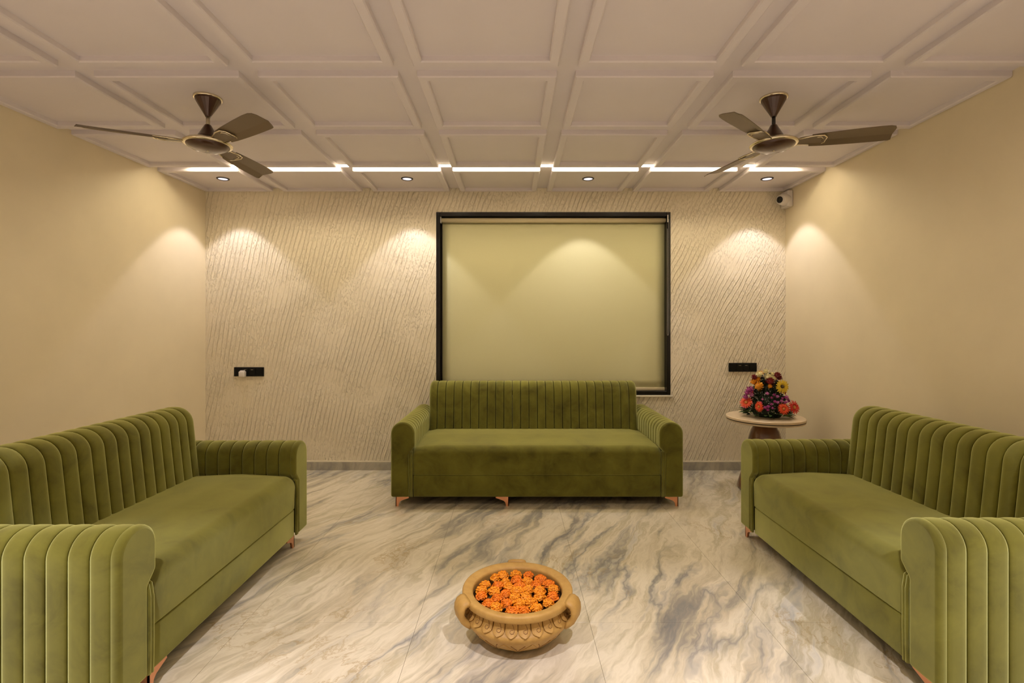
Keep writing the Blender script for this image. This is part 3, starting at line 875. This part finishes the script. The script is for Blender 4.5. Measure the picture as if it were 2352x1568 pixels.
# ================================================================== SIDE TABLE AND FLOWER ARRANGEMENT
TX, TY, TZ, TR = 2.139, 4.270, 0.620, 0.306
tb = tag(empty('side_table', (TX, TY, 0)), 'round pedestal side table with pale top and dark wooden bell base', 'table')
MB().add(*lathe([(0.001, TZ - 0.022), (TR - 0.004, TZ - 0.022), (TR, TZ - 0.018), (TR, TZ - 0.004), (TR - 0.005, TZ), (0.001, TZ)], 72), False).obj('table_top', M['tabletop'], tb)
MB().add(*lathe([(TR - 0.008, TZ - 0.029), (TR - 0.008, TZ - 0.022)], 72), True).obj('edge_groove', M['tableedge'], tb)
MB().add(*lathe([(0.001, TZ - 0.048), (TR - 0.035, TZ - 0.048), (TR - 0.006, TZ - 0.040), (TR - 0.002, TZ - 0.029), (0.001, TZ - 0.029)], 72), False).obj('lower_disc', M['tabletop'], tb)
MB().add(*lathe([(0.205, 0.0), (0.217, 0.006), (0.219, 0.022), (0.212, 0.05), (0.19, 0.12), (0.165, 0.22), (0.145, 0.33), (0.128, 0.43), (0.108, 0.50), (0.090, 0.535), (0.083, 0.552), (0.083, TZ - 0.048)], 56), True).obj('pedestal', M['wood'], tb)

fa = tag(empty('flower_arrangement', (TX + 0.015, TY - 0.01, TZ)), 'conical arrangement of red, yellow and magenta flowers on the round side table', 'flowers')
KX = 4.25 / 1160 / 4.61           # metres per pixel of the close-up used for measuring
def fpos(px, py, side=-1, push=0.0):
    """place on the cone of the arrangement: x from the picture, height from the picture, depth from the cone"""
    x = (px - 580) * KX; z = (722 - py) * KX * 1.0 - 0.0
    z = max(0.03, z * 0.98)
    R = 0.225 * max(0.12, 1 - z / 0.47)
    y = -sqrt(max(0.0, R * R - x * x)) if side < 0 else sqrt(max(0.0, R * R - x * x))
    return Vector((x, y * 0.85 - push, z))
def leafmesh(L, W):
    v = [(0, 0, 0), (-W * .5, L * .35, L * .05), (W * .5, L * .35, L * .05), (0, L * .4, -L * .02), (-W * .42, L * .7, L * .02), (W * .42, L * .7, L * .02), (0, L * .72, -L * .05), (0, L, -L * .12)]
    f = [(0, 3, 1), (0, 2, 3), (1, 3, 6, 4), (3, 2, 5, 6), (4, 6, 7), (6, 5, 7)]
    return v, f
# dark foliage mass
rf = random.Random(5); mb = MB()
v, f = lathe([(0.10, 0.004), (0.125, 0.04), (0.115, 0.12), (0.085, 0.22), (0.045, 0.30), (0.01, 0.33)], 20)
mb.add(v, f, False)
mb.obj('flower_foam', M['leaf'], fa)
def orient(d, roll=0.0):
    return Vector(d).to_track_quat('Y', 'Z').to_matrix().to_4x4() @ Matrix.Rotation(roll, 4, 'Y')
mb = MB()
for k in range(1100):
    z = 0.02 + 0.33 * rf.random() ** 1.2; a = rf.uniform(0, 2 * pi); R = 0.165 * (1 - z / 0.45)
    p = Vector((R * cos(a), R * sin(a) * 0.9, z)); d = Vector((cos(a), sin(a), rf.uniform(-.3, .9)))
    mb.add(*leafmesh(rf.uniform(.022, .045), rf.uniform(.008, .016)), False, Matrix.Translation(p) @ orient(d, rf.uniform(-1, 1)))
tag(mb.obj('foliage', M['leaf'], fa), kind='stuff')
l1 = MB().add(*leafmesh(0.085, 0.034)).mesh('leaf', M['leaf2']); l2 = MB().add(*leafmesh(0.075, 0.028)).mesh('leaf', M['leaf'])
for k in range(46):
    a = 2 * pi * k / 46 + rf.uniform(-.06, .06); R = rf.uniform(.125, .17)
    z = rf.uniform(0.016, 0.055)
    d = Vector((cos(a), sin(a) * .9, rf.uniform(-.02, .30)))
    o = link('leaf', l1 if k % 3 else l2, None, fa, (R * cos(a), R * sin(a) * .88, z)); o.rotation_euler = orient(d, rf.uniform(-.5, .5)).to_euler()
# daisy-like blooms
def daisy(name, p, d, R, col, ccol, n=18, layers=2, cr=0.24, parent=fa):
    mb = MB()
    for lay in range(layers):
        for k in range(n):
            az = 2 * pi * (k + .5 * lay) / n + rf.uniform(-.05, .05); L = R * (1 - .22 * lay) * rf.uniform(.92, 1.05); wd = 2.4 * R / n * 1.35
            up = R * (0.10 + 0.13 * lay)
            e = Vector((cos(az), sin(az), 0)); s = Vector((-sin(az), cos(az), 0)); zz = Vector((0, 0, 1))
            P = [e * R * .15, e * L * .55 - s * wd * .5 + zz * up, e * L * .55 + s * wd * .5 + zz * up, e * L * .88 - s * wd * .42 + zz * up * .8, e * L * .88 + s * wd * .42 + zz * up * .8, e * L + zz * up * .5]
            mb.add([tuple(q) for q in P], [(0, 2, 1), (1, 2, 4, 3), (3, 4, 5)])
    Q = Vector(d).to_track_quat('Z', 'Y')
    o = mb.obj(name, M[col], parent, p); o.rotation_euler = Q.to_euler()
    c = MB().add(*lathe([(cr * R, 0.0), (cr * R, R * .14), (cr * R * .7, R * .24), (0.0005, R * .26)], 12), True).obj('flower_centre', M[ccol], o)
    return o
def pompon(name, p, R, col, n=34, parent=fa):
    mb = MB()
    v, f = lathe([(0.001, -R * .6), (R * .62, -R * .2), (R * .68, R * .15), (R * .4, R * .55), (0.001, R * .66)], 8); mb.add(v, f, True)
    for k in range(n):
        zz = 1 - 1.5 * (k + .5) / n; a = k * 2.39996; rr = sqrt(1 - zz * zz)
        d = Vector((rr * cos(a), rr * sin(a), zz)); s = d.cross(Vector((0, 0, 1)) if abs(d.z) < .9 else Vector((1, 0, 0))).normalized(); u = s.cross(d)
        wd = R * .34
        P = [d * R * .5 - s * wd * .5, d * R * .5 + s * wd * .5, d * R * .95 - s * wd * .6 + u * R * .1, d * R * .95 + s * wd * .6 + u * R * .1, d * R * 1.08 + u * R * .2]
        mb.add([tuple(q) for q in P], [(0, 1, 3, 2), (2, 3, 4)])
    return mb.obj(name, M[col], parent, p, (rf.uniform(-1.2, .2), rf.uniform(-.5, .5), rf.uniform(0, 6)))
def outward(p): return Vector((p.x * 1.0, p.y - 0.12, 0.10))
for (px, py, d, col, cc_, dr, push) in (
        (758, 597, 128, 'red', 'centre_orange', (0.35, -1, 0.28), .05), (628, 607, 108, 'orangered', 'centre_orange', (0.0, -1, 0.30), .03),
        (345, 570, 120, 'orangered', 'centre_orange', (-0.75, -.65, 0.55), .02), (415, 592, 100, 'orangered', 'centre_orange', (-0.9, -.35, 0.05), .03),
        (648, 382, 132, 'yellow', 'centre_dark', (0.10, -1, 0.18), .06), (745, 366, 86, 'yellow', 'centre_dark', (0.80, -.55, 0.15), .0),
        (735, 470, 80, 'red', 'centre_orange', (0.8, -.4, .5), .0)):
    daisy('gerbera', fpos(px, py, -1, push), dr, d * KX / 2 * 1.18, col, cc_, n=18 if d > 90 else 14)
for (px, py, d, col) in ((455, 395, 92, 'amber'), (420, 352, 62, 'amber'), (470, 325, 52, 'amber'), (435, 304, 58, 'maroon'), (555, 340, 76, 'maroon'), (622, 288, 60, 'maroon'),
                         (678, 282, 62, 'maroon'), (700, 310, 46, 'maroon'), (490, 265, 56, 'cream'), (540, 240, 52, 'cream'), (546, 292, 58, 'cream'), (590, 306, 50, 'cream'), (548, 388, 40, 'amber'),
                         (590, 262, 40, 'cream')):
    pompon('chrysanthemum', fpos(px, py, -1, .015), d * KX / 2 * 1.25, col)
for (px, py, d, col) in ((375, 432, 62, 'magenta'), (350, 468, 58, 'magenta'), (395, 490, 48, 'pinkish'), (335, 510, 50, 'magenta'), (395, 415, 40, 'pinkish'), (505, 460, 34, 'pinkish'), (565, 467, 26, 'magenta'),
                         (597, 487, 30, 'pinkish'), (535, 500, 26, 'magenta'), (560, 535, 26, 'magenta'), (590, 545, 32, 'pinkish'), (630, 530, 30, 'pinkish'), (646, 505, 26, 'magenta'), (436, 557, 32, 'magenta'),
                         (490, 590, 34, 'magenta'), (520, 565, 30, 'magenta'), (526, 602, 30, 'magenta'), (460, 602, 34, 'magenta'), (700, 500, 34, 'magenta'), (690, 546, 34, 'pinkish'), (740, 540, 34, 'magenta'),
                         (735, 500, 36, 'pinkish'), (665, 550, 26, 'magenta'), (700, 455, 34, 'maroon'), (725, 520, 30, 'magenta'), (480, 620, 26, 'magenta'), (455, 520, 24, 'pinkish')):
    pompon('small_bloom', fpos(px, py, -1, .022), d * KX / 2 * 1.25, col, 16)
for k in range(26):          # a few blooms round the back of the cone
    a = rf.uniform(0.15, pi - .15); z = rf.uniform(.06, .36); R = 0.21 * (1 - z / .47)
    pompon('small_bloom', Vector((R * cos(a), R * sin(a) * .9, z)), rf.uniform(.014, .028), rf.choice(['magenta', 'pinkish', 'maroon', 'orangered', 'amber', 'cream'] if z > .2 else ['magenta', 'red', 'pinkish']), 16)
mb = MB()
for k in range(130):
    z = 0.04 + 0.22 * rf.random(); a = rf.uniform(pi, 2 * pi); R = 0.225 * (1 - z / .47) + .012
    q = lathe([(0.001, -.0025), (.0028, 0), (.001, .0025)], 5)
    mb.add(q[0], q[1], False, Matrix.Translation((R * cos(a), R * sin(a) * .9, z)))
tag(mb.obj('filler_flowers', M['babyw'], fa), kind='stuff')
